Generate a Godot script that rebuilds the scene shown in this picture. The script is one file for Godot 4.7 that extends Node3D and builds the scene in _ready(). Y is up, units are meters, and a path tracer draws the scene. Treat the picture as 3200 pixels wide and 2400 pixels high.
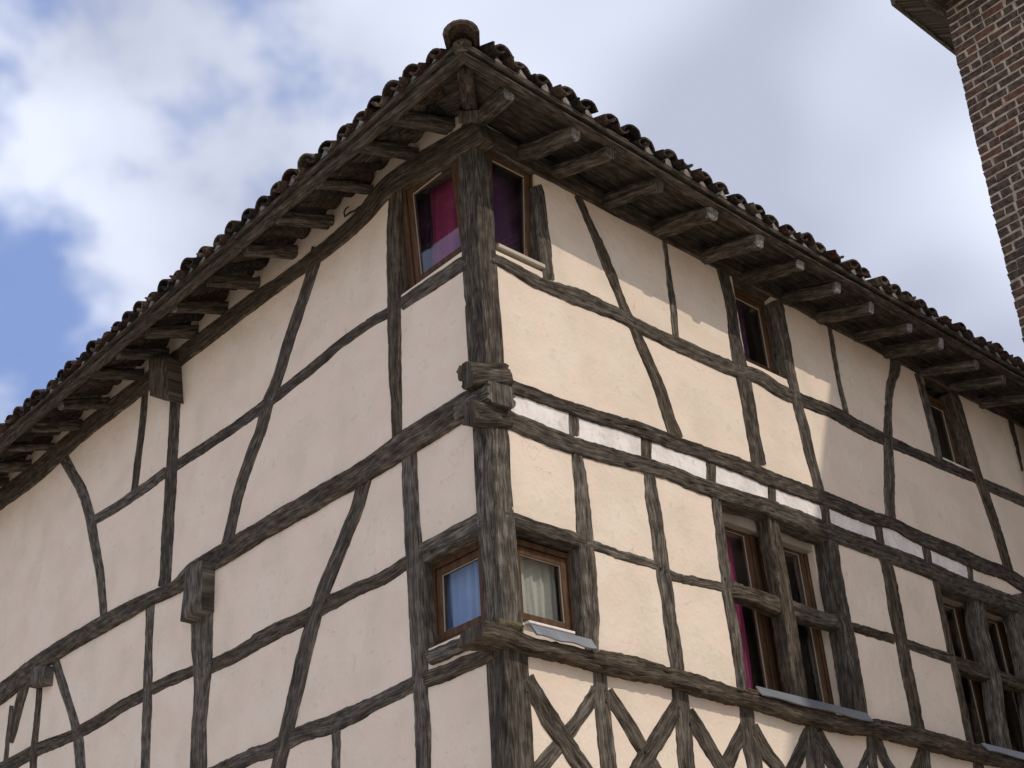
extends Node3D
# An old timber-framed corner house under a canal-tiled hip roof, with a brick neighbour on its right.
# Wall coordinates: u metres along the wall from the house corner, v metres up, w metres out of the wall.
# Face "L" is the plane x = 0 (u runs along -z), face "R" the plane z = 0 (u runs along +x).

const FOCAL := 4336.0
const CAM_POS := Vector3(-5.638, 1.6, 6.091)
const CAM_ROT := Vector3(0.5131071, -0.76668663, -0.07109884)
const SUN_TO := Vector3(0.387, 0.90, 1.0)

var cam_basis: Basis
var rng := RandomNumberGenerator.new()
var nz := FastNoiseLite.new()
var M := {}
var house: Node3D
var used := {}

# ---- traced timbers: name, how proud of the plaster, then x, y, width in photo pixels ----
const TIMBER_LEFT := [
	["wall_plate", 0.03, [1494,401,65, 1447,430,69, 1389,465,71, 1281,532,69, 1208,579,54, 1123,678,47, 1015,774,42, 906,856,36, 798,931,45, 653,1041,47, 362,1262,49, 231,1366,47, 108,1475,54, 0,1556,54, -145,1659,54, -325,1786,54]],
	["post", 0.012, [1232,586,40, 1224,745,40, 1227,871,43, 1229,962,43, 1230,1070,43, 1232,1193,40, 1236,1272,34, 1238,1381,33]],
	["window_sill_beam", 0.012, [1247,953,39, 1346,886,42, 1451,817,42]],
	["rail", 0.01, [1216,973,33, 1162,1003,32, 1053,1080,29, 981,1142,32, 908,1200,31, 800,1284,33, 687,1363,32, 553,1450,33, 532,1464,33]],
	["rail", 0.01, [521,1469,31, 452,1522,31, 362,1583,31, 289,1627,29]],
	["post", 0.013, [548,1193,38, 542,1308,33, 535,1431,33, 530,1525,36, 523,1634,36, 514,1793,36, 510,1833,40]],
	["stud", 0.008, [453,1214,22, 441,1345,22, 427,1453,22, 418,1536,22]],
	["brace", 0.013, [177,1395,33, 217,1468,32, 253,1533,33, 276,1605,31, 289,1677,30, 307,1779,27, 315,1836,25, 322,1930,22]],
	["brace", 0.011, [992,774,43, 959,889,34, 916,1016,34, 861,1193,34, 834,1258,38, 811,1345,36, 778,1435,34, 741,1544,34, 720,1645,34, 703,1714,38]],
	["rail", 0.008, [456,2165,38, 436,2176,38, 380,2206,40, 325,2242,40, 260,2279,40, 217,2301,38, 116,2342,43, 36,2386,43, 0,2404,43, -181,2498,43]],
	["rail", 0.008, [467,2156,39, 535,2123,39, 580,2105,36, 611,2091,35]],
	["rail", 0.011, [637,2093,44, 687,2069,45, 792,2012,48, 800,2003,52, 890,1958,51, 963,1921,47, 1035,1880,49, 1125,1835,45, 1198,1802,43, 1277,1752,42]],
	["rail", 0.011, [542,2487,51, 651,2426,51, 705,2400,51, 792,2359,51, 800,2357,51, 854,2337,54, 927,2297,54, 1035,2261,60, 1162,2201,51, 1281,2142,46, 1306,2129,45]],
	["brace", 0.014, [1136,1489,43, 1111,1591,40, 1075,1677,41, 1031,1786,42, 991,1890,42, 969,1963,45, 949,2035,47, 927,2136,45, 895,2270,44, 865,2400,43, 829,2541,43]],
	["stud", 0.009, [469,1872,29, 462,2017,25, 460,2125,30, 455,2270,30, 451,2400,30, 447,2559,30]],
	["post", 0.016, [627,1890,69, 627,2017,67, 628,2089,57, 626,2162,47, 618,2270,46, 616,2400,52, 611,2559,52]],
	["brace", 0.006, [172,2066,28, 195,2144,31, 217,2209,29, 231,2259,29, 242,2306,36, 250,2400,34, 253,2523,34]],
	["stud", 0.012, [122,2125,19, 114,2234,19, 106,2314,21, 101,2379,22, 98,2523,22]],
	["brace", 0.012, [78,2125,31, 54,2216,29, 40,2288,20, 33,2321,10]],
	["stud", 0.01, [34,2205,14, 22,2306,14, 14,2397,16, 4,2523,16]],
	["stud", 0.008, [1047,2270,30, 1047,2400,30, 1046,2559,30]],
	["post", 0.016, [1273,1388,48, 1279,1562,50, 1288,1706,51, 1291,1800,49, 1299,1945,50, 1307,2053,51, 1310,2162,46, 1316,2270,46, 1319,2400,47, 1324,2559,47]],
	["lintel", 0.015, [1306,1730,54, 1487,1634,60, 1509,1622,60]],
	["window_sill_beam", 0.035, [1332,2055,45, 1516,1984,43, 1534,1977,43]],
	["rail", 0.02, [1321,2125,51, 1422,2086,51, 1534,2037,49]],
	["main_beam", 0.03, [1487,1240,78, 1415,1287,78, 1270,1379,77, 1147,1462,65, 981,1558,63, 800,1663,60, 687,1733,60, 597,1786,54, 542,1834,41, 452,1875,43, 362,1924,50, 253,1985,49, 181,2028,49, 90,2090,49, 0,2165,54, -145,2267,54]],
]
const TIMBER_RIGHT := [
	["stud", 0.012, [1681,578,29, 1688,600,31, 1698,708,38, 1710,799,40, 1719,875,36]],
	["brace", 0.014, [1806,607,18, 1846,698,22, 1878,770,29, 1907,839,31, 1933,907,26, 1954,962,26, 1983,1016,30, 2009,1081,32, 2036,1142,33, 2061,1200,36, 2086,1280,38, 2119,1370,41]],
	["stud", 0.01, [2078,745,15, 2092,853,18, 2105,944,22, 2115,1063,20]],
	["post", 0.016, [2253,817,33, 2281,925,31, 2297,1034,34, 2313,1124,41, 2331,1200,43, 2350,1308,42, 2376,1453,43]],
	["post", 0.016, [2433,936,31, 2458,1070,31, 2477,1179,29, 2483,1200,29, 2499,1272,29, 2521,1363,32, 2543,1453,29, 2563,1525,28, 2581,1591,25, 2588,1645,24]],
	["stud", 0.01, [2593,1012,14, 2624,1193,16, 2651,1305,16]],
	["stud", 0.014, [2802,1121,36, 2798,1164,33, 2787,1200,29, 2779,1272,22, 2778,1352,29, 2780,1417,31, 2782,1489,33, 2783,1562,34, 2786,1627,34]],
	["stud", 0.012, [2870,1164,22, 2885,1218,22, 2914,1327,24, 2939,1439,22]],
	["post", 0.016, [2982,1222,25, 2997,1272,25, 3029,1381,25, 3058,1482,27, 3087,1562,29, 3123,1670,27, 3159,1793,27]],
	["brace", 0.01, [3154,1294,18, 3163,1327,16, 3181,1399,14, 3197,1471,7]],
	["rail", 0.02, [1542,803,33, 1600,831,34, 1683,880,38, 1708,889,38, 1817,929,51, 1944,985,39, 2034,1034,39, 2142,1083,43, 2287,1148,43, 2378,1177,42, 2436,1216,40, 2480,1238,40]],
	["rail", 0.014, [2472,1233,40, 2508,1249,40, 2599,1284,40, 2689,1334,40, 2765,1370,36, 2798,1386,33, 2870,1417,30, 2942,1448,32, 3062,1497,29]],
	["rail", 0.014, [3073,1509,32, 3200,1565,34, 3485,1692,34]],
	["stud", 0.006, [1793,1261,35, 1797,1363,35]],
	["stud", 0.006, [2021,1341,36, 2022,1435,36]],
	["stud", 0.006, [2224,1413,34, 2224,1511,33]],
	["stud", 0.006, [2413,1489,27, 2414,1573,27]],
	["stud", 0.008, [2742,1620,27, 2756,1706,24]],
	["stud", 0.008, [2891,1677,27, 2905,1764,25]],
	["stud", 0.006, [3029,1742,20, 3037,1822,19]],
	["post", 0.014, [1803,1403,28, 1817,1507,45, 1826,1598,47, 1833,1681,50, 1841,1793,52, 1850,1908,51, 1856,2039,42]],
	["post", 0.014, [2030,1464,33, 2043,1562,41, 2058,1652,43, 2067,1724,43, 2077,1793,43, 2091,1872,41, 2098,1945,43, 2111,2017,46, 2124,2097,44]],
	["post", 0.014, [2238,1536,31, 2251,1634,31, 2262,1724,31, 2272,1793,32, 2277,1854,32, 2294,1945,34, 2311,2053,33, 2322,2136,33, 2325,2162,32]],
	["rail", 0.012, [1835,1695,31, 1944,1732,30, 2056,1766,32]],
	["rail", 0.012, [2085,1779,29, 2106,1800,28, 2179,1816,31, 2269,1835,31]],
	["lintel", 0.018, [1578,1610,41, 1605,1620,41, 1806,1685,41, 1831,1693,41]],
	["mullion", -0.02, [2413,1591,31, 2431,1706,33, 2449,1793,34, 2478,1981,40, 2496,2089,40, 2512,2191,34]],
	["transom", -0.035, [2284,1836,45, 2392,1872,45, 2447,1890,49]],
	["transom", -0.035, [2472,1895,43, 2563,1927,43, 2646,1948,39]],
	["post", 0.014, [2604,1667,29, 2621,1793,31, 2646,1927,29, 2671,2053,33, 2689,2162,33, 2701,2238,31]],
	["post", 0.014, [2762,1735,31, 2782,1793,38, 2802,1908,43, 2820,1999,39, 2837,2089,38, 2859,2198,37, 2879,2299,39]],
	["post", 0.012, [2921,1793,16, 2955,1945,19, 2975,2035,22, 2996,2125,21, 3019,2234,24, 3038,2335,22]],
	["mullion", -0.02, [3064,1851,34, 3073,1963,36, 3098,2053,29, 3118,2125,31, 3131,2234,29, 3158,2364,31]],
	["transom", -0.035, [2975,2061,35, 3051,2089,39, 3123,2112,37, 3200,2136,40, 3239,2147,40]],
	["post", 0.012, [3185,1854,43, 3228,2053,40, 3254,2234,40, 3275,2400,40]],
	["rail", 0.012, [2653,1954,30, 2707,1970,29, 2801,1998,31]],
	["rail", 0.012, [2830,2008,29, 2906,2035,32, 2979,2058,33]],
	["stud", 0.014, [1877,2075,42, 1885,2198,49, 1892,2270,48, 1907,2400,51, 1924,2559,51]],
	["stud", 0.014, [2124,2118,51, 2135,2216,51, 2142,2288,51, 2153,2400,51, 2175,2559,51]],
	["stud", 0.014, [2334,2173,42, 2342,2270,49, 2352,2342,51, 2365,2400,48, 2392,2559,48]],
	["stud", 0.014, [2534,2220,36, 2545,2306,49, 2554,2400,54, 2581,2559,54]],
	["stud", 0.014, [2724,2270,27, 2727,2324,29, 2733,2400,31, 2754,2559,34]],
	["stud", 0.014, [2892,2306,33, 2895,2400,36, 2924,2559,36]],
	["stud", 0.014, [3055,2342,33, 3062,2400,33, 3087,2559,33]],
	["brace", 0.02, [1651,2115,48, 1723,2245,54, 1777,2324,56, 1831,2404,54, 1897,2505,52]],
	["brace", 0.008, [1871,2154,47, 1803,2259,47, 1719,2364,54, 1672,2422,54, 1622,2487,54]],
	["brace", 0.01, [1900,2158,41, 1973,2277,47, 2052,2404,45, 2117,2505,43]],
	["brace", 0.016, [2128,2194,46, 2063,2303,56, 1994,2415,60, 1929,2520,56]],
	["brace", 0.016, [2153,2220,38, 2211,2317,44, 2269,2411,44, 2331,2509,43]],
	["brace", 0.009, [2334,2263,42, 2287,2361,46, 2265,2411,48, 2197,2541,47]],
	["brace", 0.016, [2354,2267,38, 2394,2346,42, 2433,2393,41, 2498,2494,40]],
	["brace", 0.01, [2532,2283,39, 2490,2379,45, 2433,2520,44]],
	["brace", 0.016, [2556,2288,36, 2592,2357,43, 2631,2426,42, 2686,2520,40]],
	["brace", 0.01, [2722,2342,27, 2700,2393,29, 2635,2520,29]],
	["brace", 0.016, [2736,2288,25, 2765,2361,29, 2783,2397,29, 2852,2520,29]],
	["brace", 0.01, [2888,2335,25, 2867,2386,27, 2816,2520,27]],
	["jetty_beam", 0.025, [1500,1168,40, 1565,1188,39, 1600,1204,36, 1774,1266,36, 1889,1305,41, 1991,1334,42, 2106,1379,43, 2215,1417,41, 2323,1456,47, 2392,1486,47, 2563,1550,43, 2617,1571,45, 2725,1616,43, 2798,1636,34, 2870,1674,40, 2979,1721,44, 3069,1762,43, 3159,1797,40, 3200,1825,40, 3485,1952,40]],
	["jetty_beam", 0.022, [1500,1272,52, 1560,1290,52, 1600,1312,54, 1690,1348,58, 1777,1382,56, 1889,1416,51, 1998,1446,48, 2070,1468,47, 2215,1522,48, 2323,1557,47, 2392,1576,45, 2490,1616,49, 2574,1650,50, 2762,1723,50, 2906,1779,50, 3015,1827,51, 3185,1892,48, 3485,2006,48]],
	["sill_beam", 0.1, [1515,1962,52, 1560,1972,52, 1600,1983,51, 1672,2013,43, 1763,2031,46, 1850,2053,45, 1889,2058,56, 1962,2075,61, 2106,2109,49, 2215,2142,49, 2349,2180,41, 2392,2188,43, 2508,2226,43, 2689,2267,44, 2725,2267,45, 2870,2297,51, 3051,2346,45, 3200,2384,36, 3485,2447,36]],
]

# ---------------------------------------------------------------- helpers
func numbered(called: String) -> String:
	if not used.has(called):
		used[called] = 0
		return called
	used[called] += 1
	return "%s_%03d" % [called, used[called]]

func thing(called: String, label: String, category: String, at := Vector3.ZERO, group := "") -> Node3D:
	var o := Node3D.new()
	o.name = numbered(called)
	o.position = at
	add_child(o)
	tag(o, label, category, group)
	return o

func tag(o: Node, label: String, category: String, group := "") -> void:
	o.set_meta("label", label)
	o.set_meta("category", category)
	if group != "":
		o.set_meta("group", group)

func part(called: String, parent: Node) -> Node3D:
	var o := Node3D.new()
	o.name = called
	parent.add_child(o, true)
	return o

func obj(called: String, mesh: Mesh, mat: Material, parent: Node) -> MeshInstance3D:
	var o := MeshInstance3D.new()
	o.name = called
	o.mesh = mesh
	o.material_override = mat
	parent.add_child(o, true)
	return o

func to3(face: String, u: float, v: float, w: float) -> Vector3:
	return Vector3(-w, v, -u) if face == "L" else Vector3(u, v, w)

func unproject(face: String, x: float, y: float, w := 0.0) -> Vector2:
	var d := cam_basis * Vector3((x - 1600.0) / FOCAL, -(y - 1200.0) / FOCAL, -1.0)
	if face == "L":
		var p := CAM_POS + d * ((-w - CAM_POS.x) / d.x)
		return Vector2(-p.z, p.y)
	var q := CAM_POS + d * ((w - CAM_POS.z) / d.z)
	return Vector2(q.x, q.y)

func n2(x: float, y: float) -> float:
	return nz.get_noise_2d(x * 10.0, y * 10.0)

func cat(a: Array, t: float) -> Vector2:
	var i := clampi(int(t), 0, a.size() - 2)
	var f := t - i
	var p1: Vector2 = a[i]
	var p2: Vector2 = a[i + 1]
	var p0: Vector2 = a[i - 1] if i > 0 else p1 * 2.0 - p2
	var p3: Vector2 = a[i + 2] if i + 2 < a.size() else p2 * 2.0 - p1
	# centripetal-ish: plain cubic with damped tangents keeps the hewn kinks without overshoot
	var l1 := p1.distance_to(p2)
	var m1 := (p2 - p0) / maxf(p2.distance_to(p0), 0.001) * l1
	var m2 := (p3 - p1) / maxf(p3.distance_to(p1), 0.001) * l1
	var f2 := f * f
	var f3 := f2 * f
	return p1 * (2 * f3 - 3 * f2 + 1) + m1 * (f3 - 2 * f2 + f) + p2 * (3 * f2 - 2 * f3) + m2 * (f3 - f2)

# A grid of rows x cols vertices (row-major) to a mesh; `want` is a vector its first quad should face.
func grid_mesh(vs: PackedVector3Array, uvs: PackedVector2Array, rows: int, cols: int, want: Vector3, probe: int, caps: Array = []) -> ArrayMesh:
	var st := SurfaceTool.new()
	st.begin(Mesh.PRIMITIVE_TRIANGLES)
	st.set_smooth_group(0)
	var a := vs[probe]
	var nrm := (vs[probe + 1] - a).cross(vs[probe + cols] - a)
	var flip := nrm.dot(want) > 0.0
	for r in rows - 1:
		for c in cols - 1:
			var i := r * cols + c
			var q := [i, i + 1, i + cols + 1, i, i + cols + 1, i + cols]
			if flip:
				q = [i, i + cols + 1, i + 1, i, i + cols, i + cols + 1]
			for k in q:
				st.set_uv(uvs[k])
				st.add_vertex(vs[k])
	st.set_smooth_group(-1)
	for cap in caps:
		var c0 := Vector3.ZERO
		for k in cap:
			c0 += vs[k]
		c0 /= cap.size()
		var dirn: Vector3 = c0 - vs[cap[0] + (cols if cap[0] == 0 else -cols)]
		for k in cap.size():
			var p: Vector3 = vs[cap[k]]
			var q2: Vector3 = vs[cap[(k + 1) % cap.size()]]
			var nn := (p - c0).cross(q2 - c0)
			var tri := [c0, p, q2] if nn.dot(dirn) < 0 else [c0, q2, p]
			for t in tri:
				st.set_uv(Vector2(t.x + t.z, t.y) + Vector2(0.3, 0.1))
				st.add_vertex(t)
	st.generate_normals()
	return st.commit()

# A timber lying in a wall: traced centre line and widths, hewn edges, relief along the grain.
func timber(face: String, tr: Array, proud: float, depth: float, rough: float) -> Dictionary:
	var ea := []
	var eb := []
	var n := tr.size() / 3
	var px := []
	for i in n:
		px.append(Vector2(tr[i * 3], tr[i * 3 + 1]))
	for i in n:
		var t: Vector2 = (px[mini(i + 1, n - 1)] - px[maxi(i - 1, 0)]).normalized()
		var h: Vector2 = Vector2(-t.y, t.x) * (tr[i * 3 + 2] * 0.5)
		ea.append(unproject(face, px[i].x + h.x, px[i].y + h.y, proud))
		eb.append(unproject(face, px[i].x - h.x, px[i].y - h.y, proud))
	var pa := PackedVector2Array()
	var pb := PackedVector2Array()
	var along := PackedFloat32Array()
	var sd := rng.randf() * 400.0
	var s := 0.0
	for i in n - 1:
		var l: float = (ea[i] + eb[i]).distance_to(ea[i + 1] + eb[i + 1]) * 0.5
		var k := maxi(2, int(l / 0.036))
		for j in (k + 1 if i == n - 2 else k):
			var f := float(j) / k
			var a := cat(ea, i + f)
			var b := cat(eb, i + f)
			var ac := (a - b).normalized()
			var ss := s + l * f
			a += ac * (n2(sd + ss * 0.32, 1.0) * 0.017 + n2(sd + ss * 1.9, 7.0) * rough * 2.2)
			b -= ac * (n2(sd + ss * 0.32, 31.0) * 0.017 + n2(sd + ss * 1.9, 47.0) * rough * 2.2)
			pa.append(a)
			pb.append(b)
			along.append(ss)
		s += l
	var rows := pa.size()
	var wid := pa[rows / 2].distance_to(pb[rows / 2])
	var cols := clampi(int(wid / 0.0095), 8, 22)
	var vs := PackedVector3Array()
	var uvs := PackedVector2Array()
	var off := Vector2(rng.randf() * 3.0, rng.randf() * 3.0)
	for r in rows:
		for c in cols + 3:
			var f := clampf(float(c - 1) / cols, 0.0, 1.0)
			var p := pa[r].lerp(pb[r], f)
			var w := proud
			var x := f * wid
			if c == 0 or c == cols + 2:
				w = -depth
			else:
				var e := minf(f, 1.0 - f) * wid
				var wear := 0.5 + 0.5 * n2(sd + along[r] * 0.9, 90.0 + (5.0 if f > 0.5 else 0.0))
				w -= (0.006 + 0.012 * wear) * pow(clampf(1.0 - e / 0.022, 0.0, 1.0), 2.0)
				w += rough * (n2(sd + x * 3.2, along[r] * 0.16) + 0.8 * n2(sd + 9.0 + x * 1.6, along[r] * 0.75))
				var g := absf(n2(sd + 50.0 + x * 1.5, along[r] * 0.07))
				w -= rough * 3.2 * smoothstep(0.035, 0.0, g)
			vs.append(to3(face, p.x, p.y, w))
			uvs.append(off + Vector2(x + (0.0 if c > 0 else -0.16) + (0.0 if c < cols + 2 else 0.16), along[r]))
	var capa := []
	var capb := []
	for c in cols + 3:
		capa.append(c)
		capb.append((rows - 1) * (cols + 3) + c)
	var want := to3(face, 0, 0, 1) - to3(face, 0, 0, 0)
	var mesh := grid_mesh(vs, uvs, rows, cols + 3, want, (rows / 2) * (cols + 3) + 3, [capa, capb])
	var outline := PackedVector2Array()
	for r in range(0, rows, 2):
		outline.append(pa[r])
	outline.append(pa[rows - 1])
	outline.append(pb[rows - 1])
	for r in range(rows - 2, -1, -2):
		outline.append(pb[r])
	return {"mesh": mesh, "outline": outline}

# A free hewn beam from a to b, w wide and h high (h along `up`), with worn arrises and sawn ends.
func hewn(a: Vector3, b: Vector3, w: float, h: float, up := Vector3.UP, rough := 0.004, taper := 1.0, step := 0.07, bev := 0.01) -> ArrayMesh:
	var ax := (b - a).normalized()
	var side := ax.cross(up).normalized()
	var top := side.cross(ax).normalized()
	var ring := []
	var hw := w * 0.5
	var hh := h * 0.5
	var corners := [Vector2(-hw, -hh), Vector2(hw, -hh), Vector2(hw, hh), Vector2(-hw, hh)]
	for k in 4:
		var p: Vector2 = corners[k]
		var q: Vector2 = corners[(k + 1) % 4]
		var d := (q - p).normalized()
		var ln := p.distance_to(q)
		var m := clampi(int(ln / 0.022), 2, 9)
		var bb := minf(bev, ln * 0.3)
		for j in m + 1:
			ring.append([p + d * lerpf(bb, ln - bb, float(j) / m), Vector2(d.y, -d.x)])
	var cols := ring.size() + 1
	var len_ := a.distance_to(b)
	var rows := maxi(3, int(len_ / step) + 1)
	var sd := rng.randf() * 300.0
	var vs := PackedVector3Array()
	var uvs := PackedVector2Array()
	var off := Vector2(rng.randf() * 3.0, rng.randf() * 3.0)
	for r in rows:
		var f := float(r) / (rows - 1)
		var s := f * len_
		var sc := lerpf(1.0, taper, f)
		var bend := Vector2(n2(sd + s * 0.12, 3.0), n2(sd + s * 0.12, 60.0)) * rough * 1.6
		var per := 0.0
		for c in cols:
			var e: Array = ring[c % ring.size()]
			var pp: Vector2 = e[0]
			if c > 0:
				per += pp.distance_to(ring[c - 1][0])
			var dsp := rough * n2(sd + per * 3.0, s * 0.2)
			dsp -= rough * 2.0 * smoothstep(0.05, 0.0, absf(n2(sd + 80.0 + per * 1.5, s * 0.08)))
			if c == cols - 1:
				vs.append(vs[r * cols])
			else:
				var q: Vector2 = pp * sc + (e[1] as Vector2) * dsp + bend
				vs.append(a + ax * s + side * q.x + top * q.y)
			uvs.append(off + Vector2(per, s))
	var capa := []
	var capb := []
	for c in cols - 1:
		capa.append(c)
		capb.append((rows - 1) * cols + c)
	var pr := (rows / 2) * cols
	var want := top * -1.0
	return grid_mesh(vs, uvs, rows, cols, want, pr, [capa, capb])

# Chamfered straight bar set square in a wall, from (u0,v0) to (u1,v1), between depths w0 and w1.
func add_bar(st: SurfaceTool, face: String, u0: float, u1: float, v0: float, v1: float, w0: float, w1: float, ch := 0.004) -> void:
	var cu := (u0 + u1) * 0.5
	var cv := (v0 + v1) * 0.5
	var cw := (w0 + w1) * 0.5
	var hu := absf(u1 - u0) * 0.5
	var hv := absf(v1 - v0) * 0.5
	var hw := absf(w1 - w0) * 0.5
	var c := minf(ch, minf(hu, minf(hv, hw)) * 0.6)
	var pts := []
	for sx in [-1, 1]:
		for sy in [-1, 1]:
			for sz in [-1, 1]:
				pts.append(Vector3(sx * (hu - c), sy * (hv - c), sz * hw))
				pts.append(Vector3(sx * (hu - c), sy * hv, sz * (hw - c)))
				pts.append(Vector3(sx * hu, sy * (hv - c), sz * (hw - c)))
	var P := func(sx: int, sy: int, sz: int, k: int) -> Vector3:
		var p: Vector3 = pts[((1 if sx > 0 else 0) * 4 + (1 if sy > 0 else 0) * 2 + (1 if sz > 0 else 0)) * 3 + k]
		return to3(face, cu + p.x, cv + p.y, cw + p.z)
	var mid := to3(face, cu, cv, cw)
	var polys := []
	for s in [-1, 1]:
		polys.append([P.call(-1, -1, s, 0), P.call(1, -1, s, 0), P.call(1, 1, s, 0), P.call(-1, 1, s, 0)])
		polys.append([P.call(-1, s, -1, 1), P.call(1, s, -1, 1), P.call(1, s, 1, 1), P.call(-1, s, 1, 1)])
		polys.append([P.call(s, -1, -1, 2), P.call(s, 1, -1, 2), P.call(s, 1, 1, 2), P.call(s, -1, 1, 2)])
		for t in [-1, 1]:
			polys.append([P.call(-1, s, t, 0), P.call(1, s, t, 0), P.call(1, s, t, 1), P.call(-1, s, t, 1)])
			polys.append([P.call(s, -1, t, 0), P.call(s, 1, t, 0), P.call(s, 1, t, 2), P.call(s, -1, t, 2)])
			polys.append([P.call(s, t, -1, 1), P.call(s, t, 1, 1), P.call(s, t, 1, 2), P.call(s, t, -1, 2)])
			for x in [-1, 1]:
				polys.append([P.call(s, t, x, 0), P.call(s, t, x, 1), P.call(s, t, x, 2)])
	for q in polys:
		add_poly(st, q, mid)

func add_poly(st: SurfaceTool, q: Array, inside: Vector3) -> void:
	var nrm: Vector3 = (q[1] - q[0]).cross(q[2] - q[0])
	var c: Vector3 = (q[0] + q[1] + q[2]) / 3.0
	var flip := nrm.dot(c - inside) > 0.0
	for k in range(1, q.size() - 1):
		var tri := [q[0], q[k + 1], q[k]] if flip else [q[0], q[k], q[k + 1]]
		for p in tri:
			st.set_uv(Vector2(p.x - p.z, p.y))
			st.add_vertex(p)

func begin() -> SurfaceTool:
	var st := SurfaceTool.new()
	st.begin(Mesh.PRIMITIVE_TRIANGLES)
	st.set_smooth_group(-1)
	return st

func done(st: SurfaceTool) -> ArrayMesh:
	st.generate_normals()
	return st.commit()

# A frame of four bars round an opening
func frame_mesh(face: String, u0: float, u1: float, v0: float, v1: float, wide: float, w0: float, w1: float) -> ArrayMesh:
	var st := begin()
	add_bar(st, face, u0, u0 + wide, v0, v1, w0, w1)
	add_bar(st, face, u1 - wide, u1, v0, v1, w0, w1)
	add_bar(st, face, u0 + wide, u1 - wide, v0, v0 + wide, w0, w1 - 0.002)
	add_bar(st, face, u0 + wide, u1 - wide, v1 - wide, v1, w0, w1 - 0.002)
	return done(st)

# A casement: fixed frame, moving sash, pane
func window(face: String, u0: float, u1: float, v0: float, v1: float, w: float, fr: float, sa: float, mat: Material, lean := 0.0) -> Node3D:
	var win := part("window", house)
	if lean != 0.0:
		# tipped out about its foot so the pane reflects more sky; the wall is upright
		var foot := to3(face, (u0 + u1) * 0.5, v0, w)
		var turned := Basis(Vector3.BACK, lean) if face == "L" else Basis(Vector3.RIGHT, lean)
		win.transform = Transform3D(turned, foot - turned * foot)
	obj("frame", frame_mesh(face, u0, u1, v0, v1, fr, w - 0.06, w), mat, win)
	var g := 0.006
	obj("sash", frame_mesh(face, u0 + fr + g, u1 - fr - g, v0 + fr + g, v1 - fr - g, sa, w - 0.052, w - 0.012), mat, win)
	var st := begin()
	var e := fr + sa - 0.006
	add_bar(st, face, u0 + e, u1 - e, v0 + e, v1 - e, w - 0.036, w - 0.032, 0.0005)
	obj("pane", done(st), M.glass, win)
	var bd := begin()
	var i := fr + sa
	for q in [[u0 + i, u0 + i + 0.008, v0 + i, v1 - i], [u1 - i - 0.008, u1 - i, v0 + i, v1 - i], [u0 + i + 0.008, u1 - i - 0.008, v0 + i, v0 + i + 0.008], [u0 + i + 0.008, u1 - i - 0.008, v1 - i - 0.008, v1 - i]]:
		add_bar(bd, face, q[0], q[1], q[2], q[3], w - 0.031, w - 0.02, 0.001)
	obj("glazing_bead", done(bd), M.bead, win)
	return win

# Plastered or timber lining of an opening behind the wall face
func reveal(face: String, u0: float, u1: float, v0: float, v1: float, w0: float, w1: float, mat: Material, parent: Node) -> void:
	var st := begin()
	var t := 0.05
	add_bar(st, face, u0 - t, u0, v0 - t, v1 + t, w0, w1)
	add_bar(st, face, u1, u1 + t, v0 - t, v1 + t, w0, w1)
	add_bar(st, face, u0, u1, v0 - t, v0, w0, w1)
	add_bar(st, face, u0, u1, v1, v1 + t, w0, w1)
	obj("reveal", done(st), mat, parent)

func curtain(face: String, u0: float, u1: float, v0: float, v1: float, w: float, folds: float, amp: float, mat: Material, label: String, gather := 0.0) -> void:
	var cols := 64
	var rows := 14
	var vs := PackedVector3Array()
	var uvs := PackedVector2Array()
	var sd := rng.randf() * 90.0
	for r in rows:
		var fv := float(r) / (rows - 1)
		for c in cols:
			var fu := float(c) / (cols - 1)
			var ph := (fu + 0.05 * n2(sd + fu * 0.4, fv * 0.1)) * folds * TAU
			var a := amp * (0.6 + 0.4 * fv) * (sin(ph) + 0.35 * sin(ph * 2.3 + sd) + 0.5 * n2(sd + fu * 0.5, fv * 0.2))
			var uu := lerpf(u0, u1, lerpf(fu, fu * (1.0 - gather), sin(fv * PI * 0.5)))
			vs.append(to3(face, uu, lerpf(v1, v0, fv), w + a))
			uvs.append(Vector2(fu * (u1 - u0), fv * (v1 - v0)))
	var o := obj(numbered("curtain"), grid_mesh(vs, uvs, rows, cols, to3(face, 0, 0, 1), cols * 3 + 8), mat, self)
	tag(o, label, "curtain", "curtains hung behind the windows")

# ---------------------------------------------------------------- textures and materials
func noise_img(kind: int, freq: float, oct: int, size: Vector2i, seed_: int) -> Image:
	var f := FastNoiseLite.new()
	f.noise_type = kind
	f.frequency = freq
	f.fractal_octaves = oct
	f.seed = seed_
	var im := f.get_seamless_image(size.x, size.y, false, false, 0.12, true)
	im.convert(Image.FORMAT_L8)
	return im

func stretched(freq: float, oct: int, short: Vector2i, full: Vector2i, seed_: int) -> PackedByteArray:
	var im := noise_img(FastNoiseLite.TYPE_SIMPLEX, freq, oct, short, seed_)
	im.resize(full.x, full.y, Image.INTERPOLATE_CUBIC)
	return im.get_data()

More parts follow.
